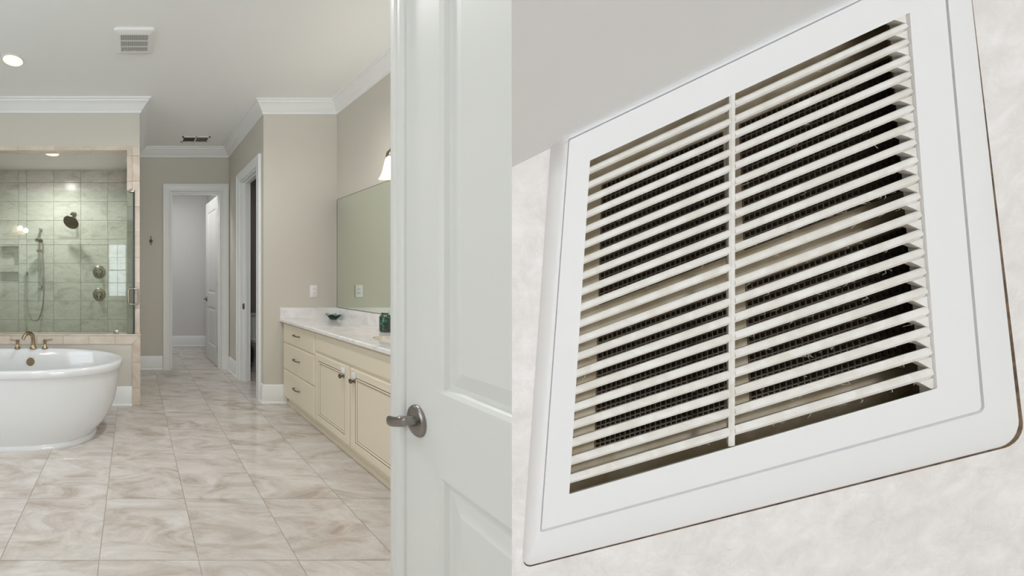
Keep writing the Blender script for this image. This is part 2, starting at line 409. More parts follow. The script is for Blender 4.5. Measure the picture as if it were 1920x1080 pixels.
# ------------------------------------------------------------------ panelled doors
def panel_bm(F, a0, a1, z0, z1):
    bm = newbm(); rr = []
    for ins, n in ((0, 0), (.010, -.004), (.016, -.012), (.026, -.012), (.060, -.003), (.066, -.003)):
        rr.append([F(a0+ins, n, z0+ins), F(a1-ins, n, z0+ins), F(a1-ins, n, z1-ins), F(a0+ins, n, z1-ins)])
    loft(bm, rr, True, False, True); return bm
def fbox(bm, F, a0, a1, n0, n1, z0, z1, bev=0):
    M0 = newbm(); vv = box(M0, a0, a1, n0, n1, z0, z1, bev=bev)
    for v in M0.verts: v.co = F(*v.co)
    me = bpy.data.meshes.new('t'); M0.to_mesh(me); M0.free(); bm.from_mesh(me); bpy.data.meshes.remove(me)
def door(name, F, W, H, panels, stile, label, lever_a, lever_z, lever_dir, mat_='door_white', backface=True, hinges=None, astragal=False, th=0.042):
    r = sroot(name, F(W/2, -th/2, 0), label)
    a0, a1 = stile; z_lo = 0.008
    bm = newbm()
    fbox(bm, F, 0, a0, -th, 0, z_lo, H); fbox(bm, F, a1, W, -th, 0, z_lo, H)
    zs = [z_lo]+[z for p in panels for z in p]+[H]
    for i in range(0, len(zs), 2): fbox(bm, F, a0, a1, -th, 0, zs[i], zs[i+1])
    for p in panels: fbox(bm, F, a0, a1, -th, -.014, p[0], p[1])
    leaf = obj('door_leaf', bm, mat_, r)
    for p in panels: obj('door_panel', panel_bm(F, a0, a1, p[0], p[1]), mat_, r)
    if astragal:
        bm = newbm(); rr = []
        prof = [(0, -.001), (0, .006), (.003, .010), (.020, .012), (.024, .008), (.030, .008), (.034, .010), (.050, .009), (.055, .004), (.056, -.001)]
        for z in (z_lo, H): rr.append([F(a, n, z) for a, n in prof])
        loft(bm, rr, True, True, True); obj('edge_strip', bm, mat_, r, 50)
    # lever set
    lv = bpy.data.objects.new('lever_handle', None); COL.objects.link(lv); lv.location = F(lever_a, 0, lever_z); lv.parent = r
    lv.matrix_parent_inverse = Matrix.Translation(-r.location)
    def put(nm, bm):
        o = obj(nm, bm, 'lever_nickel', None, 45); o.parent = lv; o.matrix_parent_inverse = Matrix.Translation(-lv.location)
        return o
    s = lever_dir
    bm = newbm(); rr = []
    for k, n in ((1.0, 0), (1.0, .003), (.93, .007), (.75, .0095), (.3, .0105)):
        rr.append([F(lever_a+.033*k*math.cos(t), n, lever_z+.041*k*math.sin(t)) for t in [2*PI*i/32 for i in range(32)]])
    loft(bm, rr, True, True, True); put('rosette', bm)
    bm = newbm(); rr = []
    for n, q in ((.008, .0135), (.03, .0115), (.042, .0115), (.048, .008)):
        rr.append([F(lever_a+q*math.cos(t), n, lever_z+q*math.sin(t)) for t in [2*PI*i/20 for i in range(20)]])
    loft(bm, rr, True, True, True); put('neck', bm)
    bm = newbm(); rr = []
    for k in range(13):
        t = k/12
        a = lever_a+s*(-.018+t*.076); z = lever_z+.004-.003*math.sin(t*PI)-(.026*t if s < 0 else 0); n = .040+.004*math.sin(t*PI)
        hh = .0125+.002*t if k < 11 else (.0125 if k == 11 else .008); tt = .0066-.001*t if 0 < k < 12 else .003
        rr.append([F(a, n+tt*math.sin(p), z+hh*math.cos(p)) for p in [2*PI*i/16 for i in range(16)]])
    loft(bm, rr, True, True, True); put('lever', bm)
    for hz in (hinges or []):
        bm = newbm(); fbox(bm, F, W-.002, W+.012, -.014, .004, hz-.05, hz+.05, bev=.003); obj('hinge', bm, 'nickel', r, 40)
    return r
# entrance door, standing open beside the viewpoint
Lp = Vector((0.6536+.089*1.031, 1.031)); dd = Vector((.0887, .99606))
def F1(a, n, z): return Vector((Lp.x-dd.x*a-dd.y*n, Lp.y-dd.y*a+dd.x*n, z))
door('door_1', F1, 0.60, 2.44, [(0.24, 0.812), (1.012, 2.30)], (0.172, 0.47), 'white panelled door with lever handle standing open in the foreground', 0.098, 0.915, -1, astragal=True)
# closet door, swung into the closet
Hp = Vector((1.192, YE+.125)); ang = math.radians(87.2)
dv = Vector((-math.cos(ang), math.sin(ang)))       # hinge to latch
W2 = 0.66
def F2(a, n, z):
    p = Hp+dv*(W2-a); nn = Vector((-dv.y, dv.x))     # face towards -x
    return Vector((p.x+nn.x*n, p.y+nn.y*n, z))
door('door_2', F2, W2, 2.435, [(0.25, 0.83), (1.03, 2.28)], (0.115, W2-.115), 'white panelled closet door swung open at the end of the corridor', 0.062, 0.93, 1, hinges=[0.25, 1.18, 2.2])

# ------------------------------------------------------------------ shower
S_TOP = 2.56
bh = struct('wall_shower_front', boxes([(XL, -.065, YB, YB+.10, S_TOP+.04, CEIL), (-.065, XB, YB, YB+.012, S_TOP+.04, CEIL)]), 'wall_paint', 'beige bulkhead wall above the shower opening')
x = -.065
while x > -2.1:
    x0 = max(x-.366, -2.1)
    boxo('tile', (x0+.001, x-.001, YB-.004, YB+.10, S_TOP, S_TOP+.042), 'trim_tile', bh); x = x0
struct('ceiling_shower', boxes([(-2.1, -.065, YB+.10, 4.91, 2.735, 2.80)]), 'ceiling_paint', 'low ceiling inside the shower')
struct('wall_shower_left', boxes([(-2.15, -2.05, 3.73, 4.91, 0, 2.735)]), 'shower_grout', 'tiled left wall of the shower')
NX0, NX1 = -1.95, -1.561
NICHES = [(1.442, 1.696), (1.225, 1.348)]
sb = struct('wall_shower_back', boxes([(-2.15, NX0, 4.91, 5.02, 0, 2.80), (NX1, -.065, 4.91, 5.02, 0, 2.80),
        (NX0, NX1, 4.91, 5.02, 0, 1.225), (NX0, NX1, 4.91, 5.02, 1.348, 1.442), (NX0, NX1, 4.91, 5.02, 1.696, 2.80), (NX0, NX1, 5.02, 5.06, 1.1, 1.8)]), 'shower_grout', 'stone tiled back wall of the shower')
rows = [(z0, z1) for z0, z1 in ((2.562, 2.735), (2.306, 2.562), (2.05, 2.306), (1.796, 2.05), (1.718, 1.796), (1.464, 1.718), (1.208, 1.464), (0.955, 1.208), (0.70, 0.955), (0.45, 0.70))]
cols = [-2.05, -1.82, -1.452, -1.084, -.716, -.348, -.067]
for z0, z1 in rows:
    band = z1-z0 < .1
    for c0, c1 in zip(cols, cols[1:]):
        xs = [c0, c1]; zs = [z0, z1]
        if c0 < NX1:
            if c0 < NX1 < c1: xs = [c0, NX1, c1]
            if c0 < NX0 < c1: xs = sorted(set(xs+[NX0]))
            for p, q in NICHES:
                for zz in (p, q):
                    if z0 < zz < z1: zs = sorted(set(zs+[zz]))
        for a, b in zip(xs, xs[1:]):
            zz_ = zs if b <= NX1+1e-6 and a >= NX0-1e-6 else [z0, z1]
            for p, q in zip(zz_, zz_[1:]):
                mz = (p+q)/2
                if NX0-1e-6 <= a and b <= NX1+1e-6 and any(n0 < mz < n1 for n0, n1 in NICHES): continue
                g = .0018; bm = newbm()
                box(bm, -(b-a)/2+g, (b-a)/2-g, 0, .0125, -(q-p)/2+g, (q-p)/2-g, bev=.0012, seg=1)
                obj('tile', bm, 'shower_tile', sb, loc=((a+b)/2, 4.898-(.003 if band else 0), mz))
for p, q in NICHES:
    bm = newbm()
    loft(bm, [[(NX0, 4.899, p), (NX1, 4.899, p), (NX1, 4.899, q), (NX0, 4.899, q)], [(NX0+.002, 5.0, p+.002), (NX1-.002, 5.0, p+.002), (NX1-.002, 5.0, q-.002), (NX0+.002, 5.0, q-.002)]], True, False, True)
    obj('niche', bm, 'shower_tile', sb)
# tiled front end of the shower's right wall
jt = struct('trim_9', boxes([(-.064, XB-.001, YB+.004, YB+.012, .70, S_TOP+.04)]), 'shower_grout', 'narrow tiled jamb at the right of the shower')
z = .712
while z < S_TOP+.03:
    z1 = min(z+.256, S_TOP+.04)
    for a, b in ((-.065, -.012), (-.010, XB)):
        bm = newbm(); box(bm, a-(a+b)/2, b-(a+b)/2, 0, .01, -(z1-z)/2+.0012, (z1-z)/2-.0012, bev=.001, seg=1)
        obj('tile', bm, 'trim_tile', jt, loc=((a+b)/2, YB-.004, (z+z1)/2))
    z = z1
# pony wall
pw = struct('wall_pony', boxes([(XL, .062, 3.60, 3.72, 0, .698)]), 'wall_paint', 'low wall with stone cap between bathtub and shower')
boxo('cap', (XL, .074, 3.588, 3.735, .698, .711), 'trim_tile', pw, bev=.002)
xs = [-2.254, -1.995, -1.736, -1.477, -1.218, -.959, -.70, -.441, -.182]
for a, b in zip(xs, xs[1:]):
    bm = newbm(); box(bm, -.1295+.0012, .1295-.0012, 0, .010, -.0425+.001, .0425-.001, bev=.001, seg=1); obj('tile', bm, 'trim_tile', pw, loc=((a+b)/2, 3.591, .6545))
# mitred corner: end of the band and top of the column
def prism(name, poly, y0, y1, m_, par):
    bm = newbm(); loft(bm, [[(p[0], y0, p[1]) for p in poly], [(p[0], y1, p[1]) for p in poly]], True, True, True); return obj(name, bm, m_, par)
prism('tile', [(-.181, .613), (-.0135, .613), (.069, .6965), (-.181, .6965)], 3.591, 3.601, 'trim_tile', pw)
prism('tile', [(-.0125, .611), (-.0125, .426), (.070, .426), (.070, .6945)], 3.591, 3.601, 'trim_tile', pw)
for z0, z1 in ((.176, .424), (.002, .174)):
    bm = newbm(); box(bm, -.041, .0415, 0, .010, -(z1-z0)/2, (z1-z0)/2, bev=.001, seg=1); obj('tile', bm, 'trim_tile', pw, loc=(.0285, 3.591, (z0+z1)/2))
for z0, z1 in ((.426, .696), (.176, .424), (.002, .174)):
    bm = newbm(); box(bm, 0, .008, -.06, .06, -(z1-z0)/2, (z1-z0)/2, bev=.001, seg=1); obj('tile', bm, 'trim_tile', pw, loc=(.0625, 3.66, (z0+z1)/2))

# glass screen with handle and clamps
GY = 3.615
gs = thing('shower_screen', 'frameless glass shower screen with loop handle on the low wall', 'shower screen', (-1.0, GY, .711))
boxo('glass_panel', (-2.05, 0.0, GY, GY+.010, .712, 2.153), 'shower_glass', gs)
boxo('edge_seal', (0.0, .014, GY-.001, GY+.011, .712, 2.153), 'black_edge', gs)
boxo('top_clip', (-.038, .009, GY-.010, GY+.02, 2.135, 2.165), 'nickel', gs, bev=.003)
boxo('glass_clamp', (-.20, -.15, GY-.008, GY+.018, .712, .752), 'nickel', gs, bev=.003)
hd = bpy.data.objects.new('loop_handle', None); COL.objects.link(hd); hd.location = (0, GY, 1.05); hd.parent = gs; hd.matrix_parent_inverse = Matrix.Translation(-gs.location)
for s in (-1, 1):
    bm = newbm(); zc = 1.29-(556-518)*3.6/675
    pts = [(s*.004, GY-.02, zc+.078), (s*.035, GY-.02, zc+.078), (s*.046, GY-.02, zc+.072), (s*.050, GY-.02, zc+.06), (s*.050, GY-.02, zc-.06), (s*.046, GY-.02, zc-.072), (s*.035, GY-.02, zc-.078), (s*.004, GY-.02, zc-.078)]
    tube(bm, pts, .0095, 10); o = obj('handle_loop', bm, 'nickel', None, 60); o.parent = hd; o.matrix_parent_inverse = Matrix.Translation(-hd.location)

# shower fittings
def at(u, v, y): return Vector(((u-250)/675*y, y, CAMZ-(v-518)/675*y))
YT = 4.885
p = at(139, 402, YT)
r = thing('rain_shower', 'round brushed metal rain shower head on its wall arm', 'shower head', p)
tube_pts = smooth_path([p+Vector((0, .012, 0)), p+Vector((0, -.06, .008)), p+Vector((-.006, -.14, -.005)), p+Vector((-.014, -.19, -.045))], 6)
bm = newbm(); tube(bm, tube_pts, .011, 12); obj('arm', bm, 'bronze', r, 60)
bm = newbm(); lathe(bm, [(.032, 0), (.032, .004), (.02, .014), (.012, .016)], Matrix.Translation(p+Vector((0, .012, 0))) @ Matrix.Rotation(PI/2, 4, 'X'), 24); obj('wall_flange', bm, 'bronze', r, 40)
hc = at(133, 417, 4.66)
MH = Matrix.Translation(hc) @ Matrix.Rotation(math.radians(-44), 4, 'X') @ Matrix.Rotation(math.radians(16), 4, 'Y')
bm = newbm(); lathe(bm, [(.094, -.006), (.104, -.004), (.106, .004), (.100, .010), (.06, .018), (.03, .026), (.018, .040), (.014, .052)], MH, 40); obj('head_disc', bm, 'bronze', r, 50)
# slide bar with hand shower
bx0 = at(75, 484, YT-.05)
r = thing('hand_shower', 'slide bar hand shower with hose looping down the shower wall', 'hand shower', at(75, 540, YT))
top = at(75, 430, YT-.055); bot = at(75, 538, YT-.055)
bm = newbm(); tube(bm, [top, bot], .010, 12); obj('slide_bar', bm, 'nickel', r, 60)
for q in (top, bot):
    bm = newbm(); tube(bm, [q+Vector((0, .06, 0)), q+Vector((0, -.012, 0))], [.019, .016], 16); obj('bar_mount', bm, 'nickel', r, 40)
bm = newbm(); c = at(75, 470, YT-.06); tube(bm, [c+Vector((-.045, 0, 0)), c+Vector((.045, 0, 0))], .013, 12); obj('slider', bm, 'nickel', r, 40)
hs = at(73, 451, 4.72)
bm = newbm(); lathe(bm, [(.045, -.006), (.052, -.003), (.052, .008), (.03, .02), (.012, .026)], Matrix.Translation(hs) @ Matrix.Rotation(math.radians(-20), 4, 'X'), 28); obj('spray_head', bm, 'nickel', r, 45)
bm = newbm(); tube(bm, smooth_path([hs+Vector((0, .01, .02)), hs+Vector((.02, .05, .0)), hs+Vector((.035, .065, -.07)), hs+Vector((.035, .07, -.17))], 5), [.013]*16, 12); obj('wand', bm, 'nickel', r, 50)
hose = [at(79, 470, 4.79), at(82, 500, 4.81), at(82.5, 540, 4.82), at(80, 575, 4.83), at(73, 597, 4.83), at(65, 601, 4.83), at(56, 594, 4.83), at(51, 570, 4.84), at(49.5, 540, 4.85), at(49, 515, 4.86)]
bm = newbm(); tube(bm, smooth_path(hose, 8), .0085, 10); obj('hose', bm, 'nickel', r, 60)
q = at(49, 513, YT); bm = newbm(); tube(bm, [q+Vector((0, .012, 0)), q+Vector((0, -.035, 0))], [.024, .014], 16); obj('hose_outlet', bm, 'nickel', r, 40)
# valves
for v, wh in ((510, 'upper'), (552, 'lower')):
    q = at(186, v, YT)
    r = thing('shower_valve', '%s of the two round shower valves on the tiled wall' % wh, 'valve', q, 'round shower valves')
    T = Matrix.Translation(q+Vector((0, .012, 0))) @ Matrix.Rotation(PI/2, 4, 'X')
    bm = newbm(); lathe(bm, [(.086, 0), (.087, .006), (.080, .012), (.060, .014), (.052, .02)], T, 40); obj('escutcheon', bm, 'nickel', r, 40)
    bm = newbm(); lathe(bm, [(.046, .014), (.044, .035), (.036, .05), (.03, .052)], T, 32); obj('dial', bm, 'bronze', r, 40)
    bm = newbm(); tube(bm, [q+Vector((0, -.045, .012)), q+Vector((0, -.055, -.01)), q+Vector((0, -.06, -.06))], [.013, .011, .007], 12); obj('lever', bm, 'nickel', r, 50)
# robe hook
q = at(283, 452, YE)
r = thing('robe_hook', 'small metal robe hook on the corridor end wall', 'hook', q)
bm = newbm(); lathe(bm, [(.022, 0), (.022, .006), (.014, .012), (.010, .03)], Matrix.Translation(q) @ Matrix.Rotation(PI/2, 4, 'X'), 24); obj('base_plate', bm, 'bronze', r, 40)
bm = newbm(); tube(bm, smooth_path([q+Vector((0, -.045, .065)), q+Vector((0, -.04, .03)), q+Vector((0, -.025, 0)), q+Vector((0, -.028, -.04)), q+Vector((0, -.045, -.055))], 5), .0055, 8); obj('prong', bm, 'bronze', r, 60)
bm = newbm(); lathe(bm, [(.004, -.012), (.013, -.004), (.014, .004), (.006, .012)], Matrix.Translation(q+Vector((0, -.034, 0))) @ Matrix.Rotation(PI/2, 4, 'X'), 16); obj('knob', bm, 'bronze', r, 50)

# ------------------------------------------------------------------ bathtub
TX, TY = -.96, 2.98
def ell(z, a, b, n=96, e=2.25):
    out = []
    for i in range(n):
        t = 2*PI*i/n; c, s = math.cos(t), math.sin(t)
        out.append((TX+a*math.copysign(abs(c)**(2/e), c), TY+b*math.copysign(abs(s)**(2/e), s), z))
    return out
tub = thing('bathtub', 'white freestanding oval bathtub standing before the shower', 'bathtub', (TX, TY, 0))
bm = newbm()
prof = [(.034, .640, .332), (.05, .655, .338), (.09, .692, .354), (.15, .742, .374), (.22, .782, .390), (.30, .812, .402), (.40, .834, .412), (.50, .847, .418), (.548, .851, .420), (.552, .853, .421)]
inner = [(.610, .806, .386), (.600, .798, .380), (.50, .775, .362), (.36, .735, .332), (.22, .675, .290), (.13, .60, .24), (.10, .50, .18), (.095, .2, .08)]
loft(bm, [ell(*q) for q in prof], True, True, False)
obj('shell', bm, 'porcelain', tub, 60)
bm = newbm(); loft(bm, [ell(*q) for q in [(.552, .850, .418), (.554, .862, .429), (.562, .868, .434), (.596, .870, .436), (.608, .864, .431), (.614, .850, .419), (.615, .83, .402)]+inner], True, False, True); obj('rim_and_basin', bm, 'porcelain', tub, 60)
bm = newbm(); loft(bm, [ell(*q) for q in [(.0, .655, .340), (.010, .656, .341), (.020, .653, .339), (.026, .646, .335), (.036, .640, .332)]], True, True, True); obj('plinth', bm, 'porcelain', tub, 40)
oc = at(57, 679, 3.335)
bm = newbm(); lathe(bm, [(.040, 0), (.040, .008), (.034, .016), (.01, .019)], Matrix.Translation(oc+Vector((0, .012, 0))) @ Matrix.Rotation(PI/2, 4, 'X'), 28); obj('overflow_plate', bm, 'warm_nickel', tub, 40)
fx = -.957; fy = 3.375; fz = .6155
fa = thing('tub_faucet', 'brushed gold gooseneck tub faucet with two lever handles', 'faucet', (fx, fy, fz))
sx_ = fx+.018
bm = newbm(); lathe(bm, [(.034, 0), (.034, .004), (.026, .012), (.024, .03)], Matrix.Translation((sx_, fy, fz)), 28); obj('spout_base', bm, 'warm_nickel', fa, 40)
sp = smooth_path([(sx_, fy, fz+.01), (sx_, fy, fz+.08), (sx_-.006, fy-.012, fz+.125), (sx_-.025, fy-.05, fz+.150), (sx_-.045, fy-.095, fz+.140), (sx_-.058, fy-.125, fz+.105)], 6)
bm = newbm(); tube(bm, sp, [.021-.006*i/(len(sp)-1) for i in range(len(sp))], 16); obj('spout', bm, 'warm_nickel', fa, 60)
for s in (-1, 1):
    hx = fx+s*.128
    bm = newbm(); lathe(bm, [(.030, 0), (.030, .004), (.021, .012), (.017, .03), (.015, .055), (.018, .062), (.018, .074), (.010, .08)], Matrix.Translation((hx, fy, fz)), 24)
    h_ = obj('handle_post', bm, 'warm_nickel', fa, 40)
    bm = newbm(); tube(bm, [(hx-s*.012, fy, fz+.070), (hx+s*.03, fy-.004, fz+.075), (hx+s*.075, fy-.008, fz+.082)], [.009, .0075, .006], 10); obj('handle_lever', bm, 'warm_nickel', h_, 60)

# ------------------------------------------------------------------ ceiling fittings
def can_light(x, y, z, label, power, cone=115):
    r = thing('recessed_light', label, 'light', (x, y, z), 'recessed ceiling lights')
    bm = newbm(); loft(bm, [circ((x, y, z-.002), .093, 40), circ((x, y, z-.006), .090, 40), circ((x, y, z-.006), .079, 40), circ((x, y, z-.001), .076, 40)], True)
    obj('trim_ring', bm, 'trim_white', r, 50)
    bm = newbm(); loft(bm, [circ((x, y, z-.0022), .0765, 40), circ((x, y, z-.0018), .06, 40), circ((x, y, z-.0012), .03, 40)], True, False, True)
    obj('lens', bm, 'can_inner', r, 50)
    for q in (.068, .055):
        bm = newbm(); loft(bm, [circ((x, y, z-.0024), q, 40), circ((x, y, z-.0050), q-.001, 40), circ((x, y, z-.0050), q-.003, 40), circ((x, y, z-.0024), q-.004, 40)], True); obj('baffle_ring', bm, 'can_baffle', r, 50)
    l = bpy.data.lights.new('can_glow', 'SPOT'); l.energy = power; l.color = (1, .985, .97); l.spot_size = math.radians(cone); l.spot_blend = .8; l.shadow_soft_size = .075
    o = bpy.data.objects.new('can_glow', l); COL.objects.link(o); o.location = (x, y, z-.02); return r
can_light(-.982, 2.933, CEIL, 'glowing round recessed light in the ceiling over the bathtub', 5)
can_light(-.957, 4.25, 2.735, 'glowing round recessed light in the low shower ceiling', 52, 165)
can_light(.62, 2.18, CEIL, 'unseen round recessed light added before the vanity to brighten the room', 62, 168)  # extra can added out of view to lift the vanity end and corridor
can_light(-.98, 1.1, CEIL, 'unseen round recessed light added nearest the viewpoint to brighten the room', 24, 165)  # extra can added out of view as fill for the near room
# exhaust fan
x0, x1, y0, y1 = -.140, .155, 2.545, 2.835
fan = thing('exhaust_fan', 'square white exhaust fan grille in the bathroom ceiling', 'exhaust fan', ((x0+x1)/2, (y0+y1)/2, CEIL))
bm = newbm()
def rect(x0, x1, y0, y1, z, rr=.02, n=5):
    out = []
    for cx, cy, a in ((x1-rr, y1-rr, 0), (x0+rr, y1-rr, PI/2), (x0+rr, y0+rr, PI), (x1-rr, y0+rr, 1.5*PI)):
        for i in range(n+1): out.append((cx+rr*math.cos(a+PI/2*i/n), cy+rr*math.sin(a+PI/2*i/n), z))
    return out
i_ = .046
loft(bm, [rect(x0, x1, y0, y1, CEIL), rect(x0+.003, x1-.003, y0+.003, y1-.003, CEIL-.014), rect(x0+.012, x1-.012, y0+.012, y1-.012, CEIL-.020),
          rect(x0+i_, x1-i_, y0+i_, y1-i_, CEIL-.024, .004), rect(x0+i_, x1-i_, y0+i_, y1-i_, CEIL-.006, .004)], True)
obj('frame', bm, 'plastic_white', fan, 35)
boxo('backing', (x0+i_-.004, x1-i_+.004, y0+i_-.004, y1-i_+.004, CEIL-.006, CEIL-.002), 'grille_grey', fan)
gx0, gx1 = x0+i_, x1-i_
for k in range(22):
    x = gx0+(gx1-gx0)*(k+.5)/22
    boxo('slat', (x-.0024, x+.0024, y0+i_, y1-i_, CEIL-.022, CEIL-.0165), 'plastic_white', fan)
for f in (.36, .70):
    y = y0+i_+(y1-y0-2*i_)*f; boxo('crossbar', (gx0, gx1, y-.003, y+.003, CEIL-.0215, CEIL-.016), 'plastic_white', fan)
# register
x0, x1, y0, y1 = .618, .972, 4.53, 4.71
rg = thing('ceiling_register', 'small white louvred air register in the corridor ceiling', 'air register', ((x0+x1)/2, (y0+y1)/2, CEIL))
xm = (x0+x1)/2
bm = boxes([(x0, x1, y0, y0+.022, CEIL-.008, CEIL), (x0, x1, y1-.022, y1, CEIL-.008, CEIL), (x0, x0+.022, y0, y1, CEIL-.008, CEIL), (x1-.022, x1, y0, y1, CEIL-.008, CEIL), (xm-.008, xm+.008, y0, y1, CEIL-.008, CEIL)])
obj('frame', bm, 'ceiling_paint', rg)
boxo('backing', (x0+.01, x1-.01, y0+.01, y1-.01, CEIL-.002, CEIL-.0005), 'dark_slot', rg)
for k in range(24):
    x = x0+.022+(x1-x0-.044)*(k+.5)/24
    s = 1 if x < xm else -1
    e_ = .0025 if s < 0 else 0
    bm = newbm(); loft(bm, [[(x-s*(.004+e_), yy, CEIL-.009), (x-s*.003, yy, CEIL-.009), (x+s*(.005+e_), yy, CEIL-.003), (x+s*.004, yy, CEIL-.003)] for yy in (y0+.022, y1-.022)], True, True, True)
    obj('louvre', bm, 'grille_grey', rg)

# ------------------------------------------------------------------ vanity
VX = 1.512; VY0, VY1 = 1.45, 3.64; VB, VT = .085, .832
van = thing('vanity_cabinet', 'long cream vanity cabinet with glazed panel doors and drawers', 'cabinet', ((VX+XR)/2, 2.5, 0))
bm = boxes([(VX+.012, XR-.004, VY0, VY1, VB, VT)]); obj('carcass', bm, 'vanity_paint', van)
boxo('toe_kick', (VX+.055, XR-.02, VY0+.01, VY1-.0, 0.001, VB), 'vanity_paint', van)
bm = newbm(); loft(bm, [[(VX+.055, yy, 0.001), (VX+.040, yy, 0.001), (VX+.040, yy, .02), (VX+.050, yy, .03), (VX+.055, yy, .03)] for yy in (VY0+.01, VY1)], True, True, True); obj('shoe_moulding', bm, 'vanity_paint', van)
def front(nm, y0, y1, z0, z1, par=van, panel=False):
    bm = newbm(); rr = []
    X = VX
    for ins, x in ((0, .012), (0, .004), (.004, 0), (.010, -.002)):
        rr.append([(X+x, y0+ins, z0+ins), (X+x, y1-ins, z0+ins), (X+x, y1-ins, z1-ins), (X+x, y0+ins, z1-ins)])
    if not panel:
        loft(bm, rr, True, True, True); return obj(nm, bm, 'vanity_paint', par)
    f = .052
    for ins, x in ((f, -.002), (f+.004, .001)):
        rr.append([(X+x, y0+ins, z0+ins), (X+x, y1-ins, z0+ins), (X+x, y1-ins, z1-ins), (X+x, y0+ins, z1-ins)])
    loft(bm, rr, True, True, False); d = obj(nm, bm, 'vanity_paint', par)
    def ring(name, seq, m_, cap=False):
        b2 = newbm(); q = []
        for ins, x in seq: q.append([(X+x, y0+ins, z0+ins), (X+x, y1-ins, z0+ins), (X+x, y1-ins, z1-ins), (X+x, y0+ins, z1-ins)])
        loft(b2, q, True, False, cap); return obj(name, b2, m_, d)
    ring('glaze_line', [(f+.004, .001), (f+.0085, .0012)], 'vanity_glaze')
    ring('bead', [(f+.0085, .0012), (f+.012, -.001), (f+.017, -.001), (f+.021, .004)], 'vanity_paint')
    ring('glaze_line', [(f+.021, .004), (f+.0245, .0045)], 'vanity_glaze')
    ring('door_panel', [(f+.0245, .0045), (f+.026, .005)], 'vanity_paint', True)
    return d
def pull(par, y, z):
    bm = newbm(); tube(bm, smooth_path([(VX-.002, y-.052, z), (VX-.02, y-.050, z), (VX-.030, y-.030, z), (VX-.033, y, z), (VX-.030, y+.030, z), (VX-.020, y+.050, z), (VX-.002, y+.052, z)], 5), .0055, 10); h = obj('pull', bm, 'bronze', par, 60)
def knob(par, y, z):
    bm = newbm(); lathe(bm, [(.011, 0), (.009, .004), (.006, .010), (.008, .016), (.016, .022), (.017, .028), (.010, .033)], Matrix.Translation((VX-.002, y, z)) @ Matrix.Rotation(-PI/2, 4, 'Y'), 20); obj('knob', bm, 'bronze', par, 45)
    bm = newbm(); box(bm, VX-.014, VX-.003, y-.026, y+.012, z+.022, z+.062, bev=.004); obj('child_latch', bm, 'child_latch', par, 40)
def stack(y0, y1):
    for z0, z1 in ((.635, .818), (.372, .624), (.098, .361)):
        d = front('drawer', y0, y1, z0, z1); pull(d, (y0+y1)/2, (z0+z1)/2+.012)
stack(3.012, 3.625); stack(1.465, 2.02)
front('false_front', 2.035, 2.997, .672, .818)
d = front('door', 2.522, 2.997, .098, .655, panel=True); knob(d, 2.588, .572)
d = front('door', 2.035, 2.512, .098, .655, panel=True); knob(d, 2.462, .572)

ct = thing('countertop', 'white marble vanity countertop with backsplash', 'countertop', ((VX+XR)/2, 2.5, .832))
CT0, CT1 = .832, .862; SXC, SYC, SA, SB = 1.79, 2.36, .165, .225
bm = newbm(); n = 64
def ring_rect(x0, x1, y0, y1, z):
    out = []
    for i in range(n):
        t = 2*PI*i/n; c, s = math.cos(t), math.sin(t)
        k = min(((x1-SXC)/c if c > 0 else (x0-SXC)/c) if abs(c) > 1e-9 else 1e9, ((y1-SYC)/s if s > 0 else (y0-SYC)/s) if abs(s) > 1e-9 else 1e9)
        out.append((SXC+k*c, SYC+k*s, z))
    # snap the nearest samples to the corners
    for cx, cy in ((x0, y0), (x0, y1), (x1, y0), (x1, y1)):
        i = min(range(n), key=lambda q: (out[q][0]-cx)**2+(out[q][1]-cy)**2); out[i] = (cx, cy, z)
    return out
def sink_ring(a, b, z): return [(SXC+a*math.cos(2*PI*i/n), SYC+b*math.sin(2*PI*i/n), z) for i in range(n)]
X0, X1, Y0, Y1 = 1.485, XR-.001, VY0-.01, YS-.002
loft(bm, [sink_ring(SA, SB, CT0), ring_rect(X0+.004, X1, Y0, Y1, CT0), ring_rect(X0, X1, Y0, Y1, CT0+.004), ring_rect(X0, X1, Y0, Y1, CT1-.006), ring_rect(X0+.006, X1, Y0, Y1, CT1), sink_ring(SA, SB, CT1), sink_ring(SA, SB, CT0)], True)
obj('slab', bm, 'counter_stone', ct, 30)
boxo('backsplash', (1.485, XR-.02, YS-.020, YS-.001, CT1, .974), 'counter_stone', ct, bev=.002)
boxo('backsplash', (XR-.020, XR-.001, VY0, YS-.020, CT1, .974), 'counter_stone', ct, bev=.002)
sk = thing('sink', 'white oval undermount sink in the vanity countertop', 'sink', (SXC, SYC, .70))
bm = newbm(); loft(bm, [sink_ring(SA+.012, SB+.012, CT0-.001), sink_ring(SA-.002, SB-.002, CT0-.001), sink_ring(SA-.012, SB-.012, .78), sink_ring(SA*.7, SB*.7, .72), sink_ring(SA*.3, SB*.3, .705)], True, False, True); obj('basin', bm, 'porcelain', sk, 60)
bm = newbm(); lathe(bm, [(.022, .7055), (.022, .709), (.012, .711)], Matrix.Translation((SXC, SYC, 0)), 20); obj('drain', bm, 'nickel', sk, 40)

# mirror
mr = thing('mirror', 'large frameless mirror on the wall above the vanity', 'mirror', (XR, 2.6, .976))
boxo('mirror_glass', (XR-.008, XR-.002, 1.35, 3.640, .979, 2.062), 'mirror', mr)
for dims in ((XR-.009, XR-.001, 3.640, 3.645, .977, 2.065), (XR-.009, XR-.001, 1.35, 3.640, 2.062, 2.066), (XR-.009, XR-.001, 1.35, 3.640, .975, .979)):
    boxo('edge', dims, 'grille_grey', mr)
for z in (2.064, .979):
    boxo('mirror_clip', (XR-.014, XR-.006, 2.78, 2.81, z-.008, z+.006), 'bronze', mr)
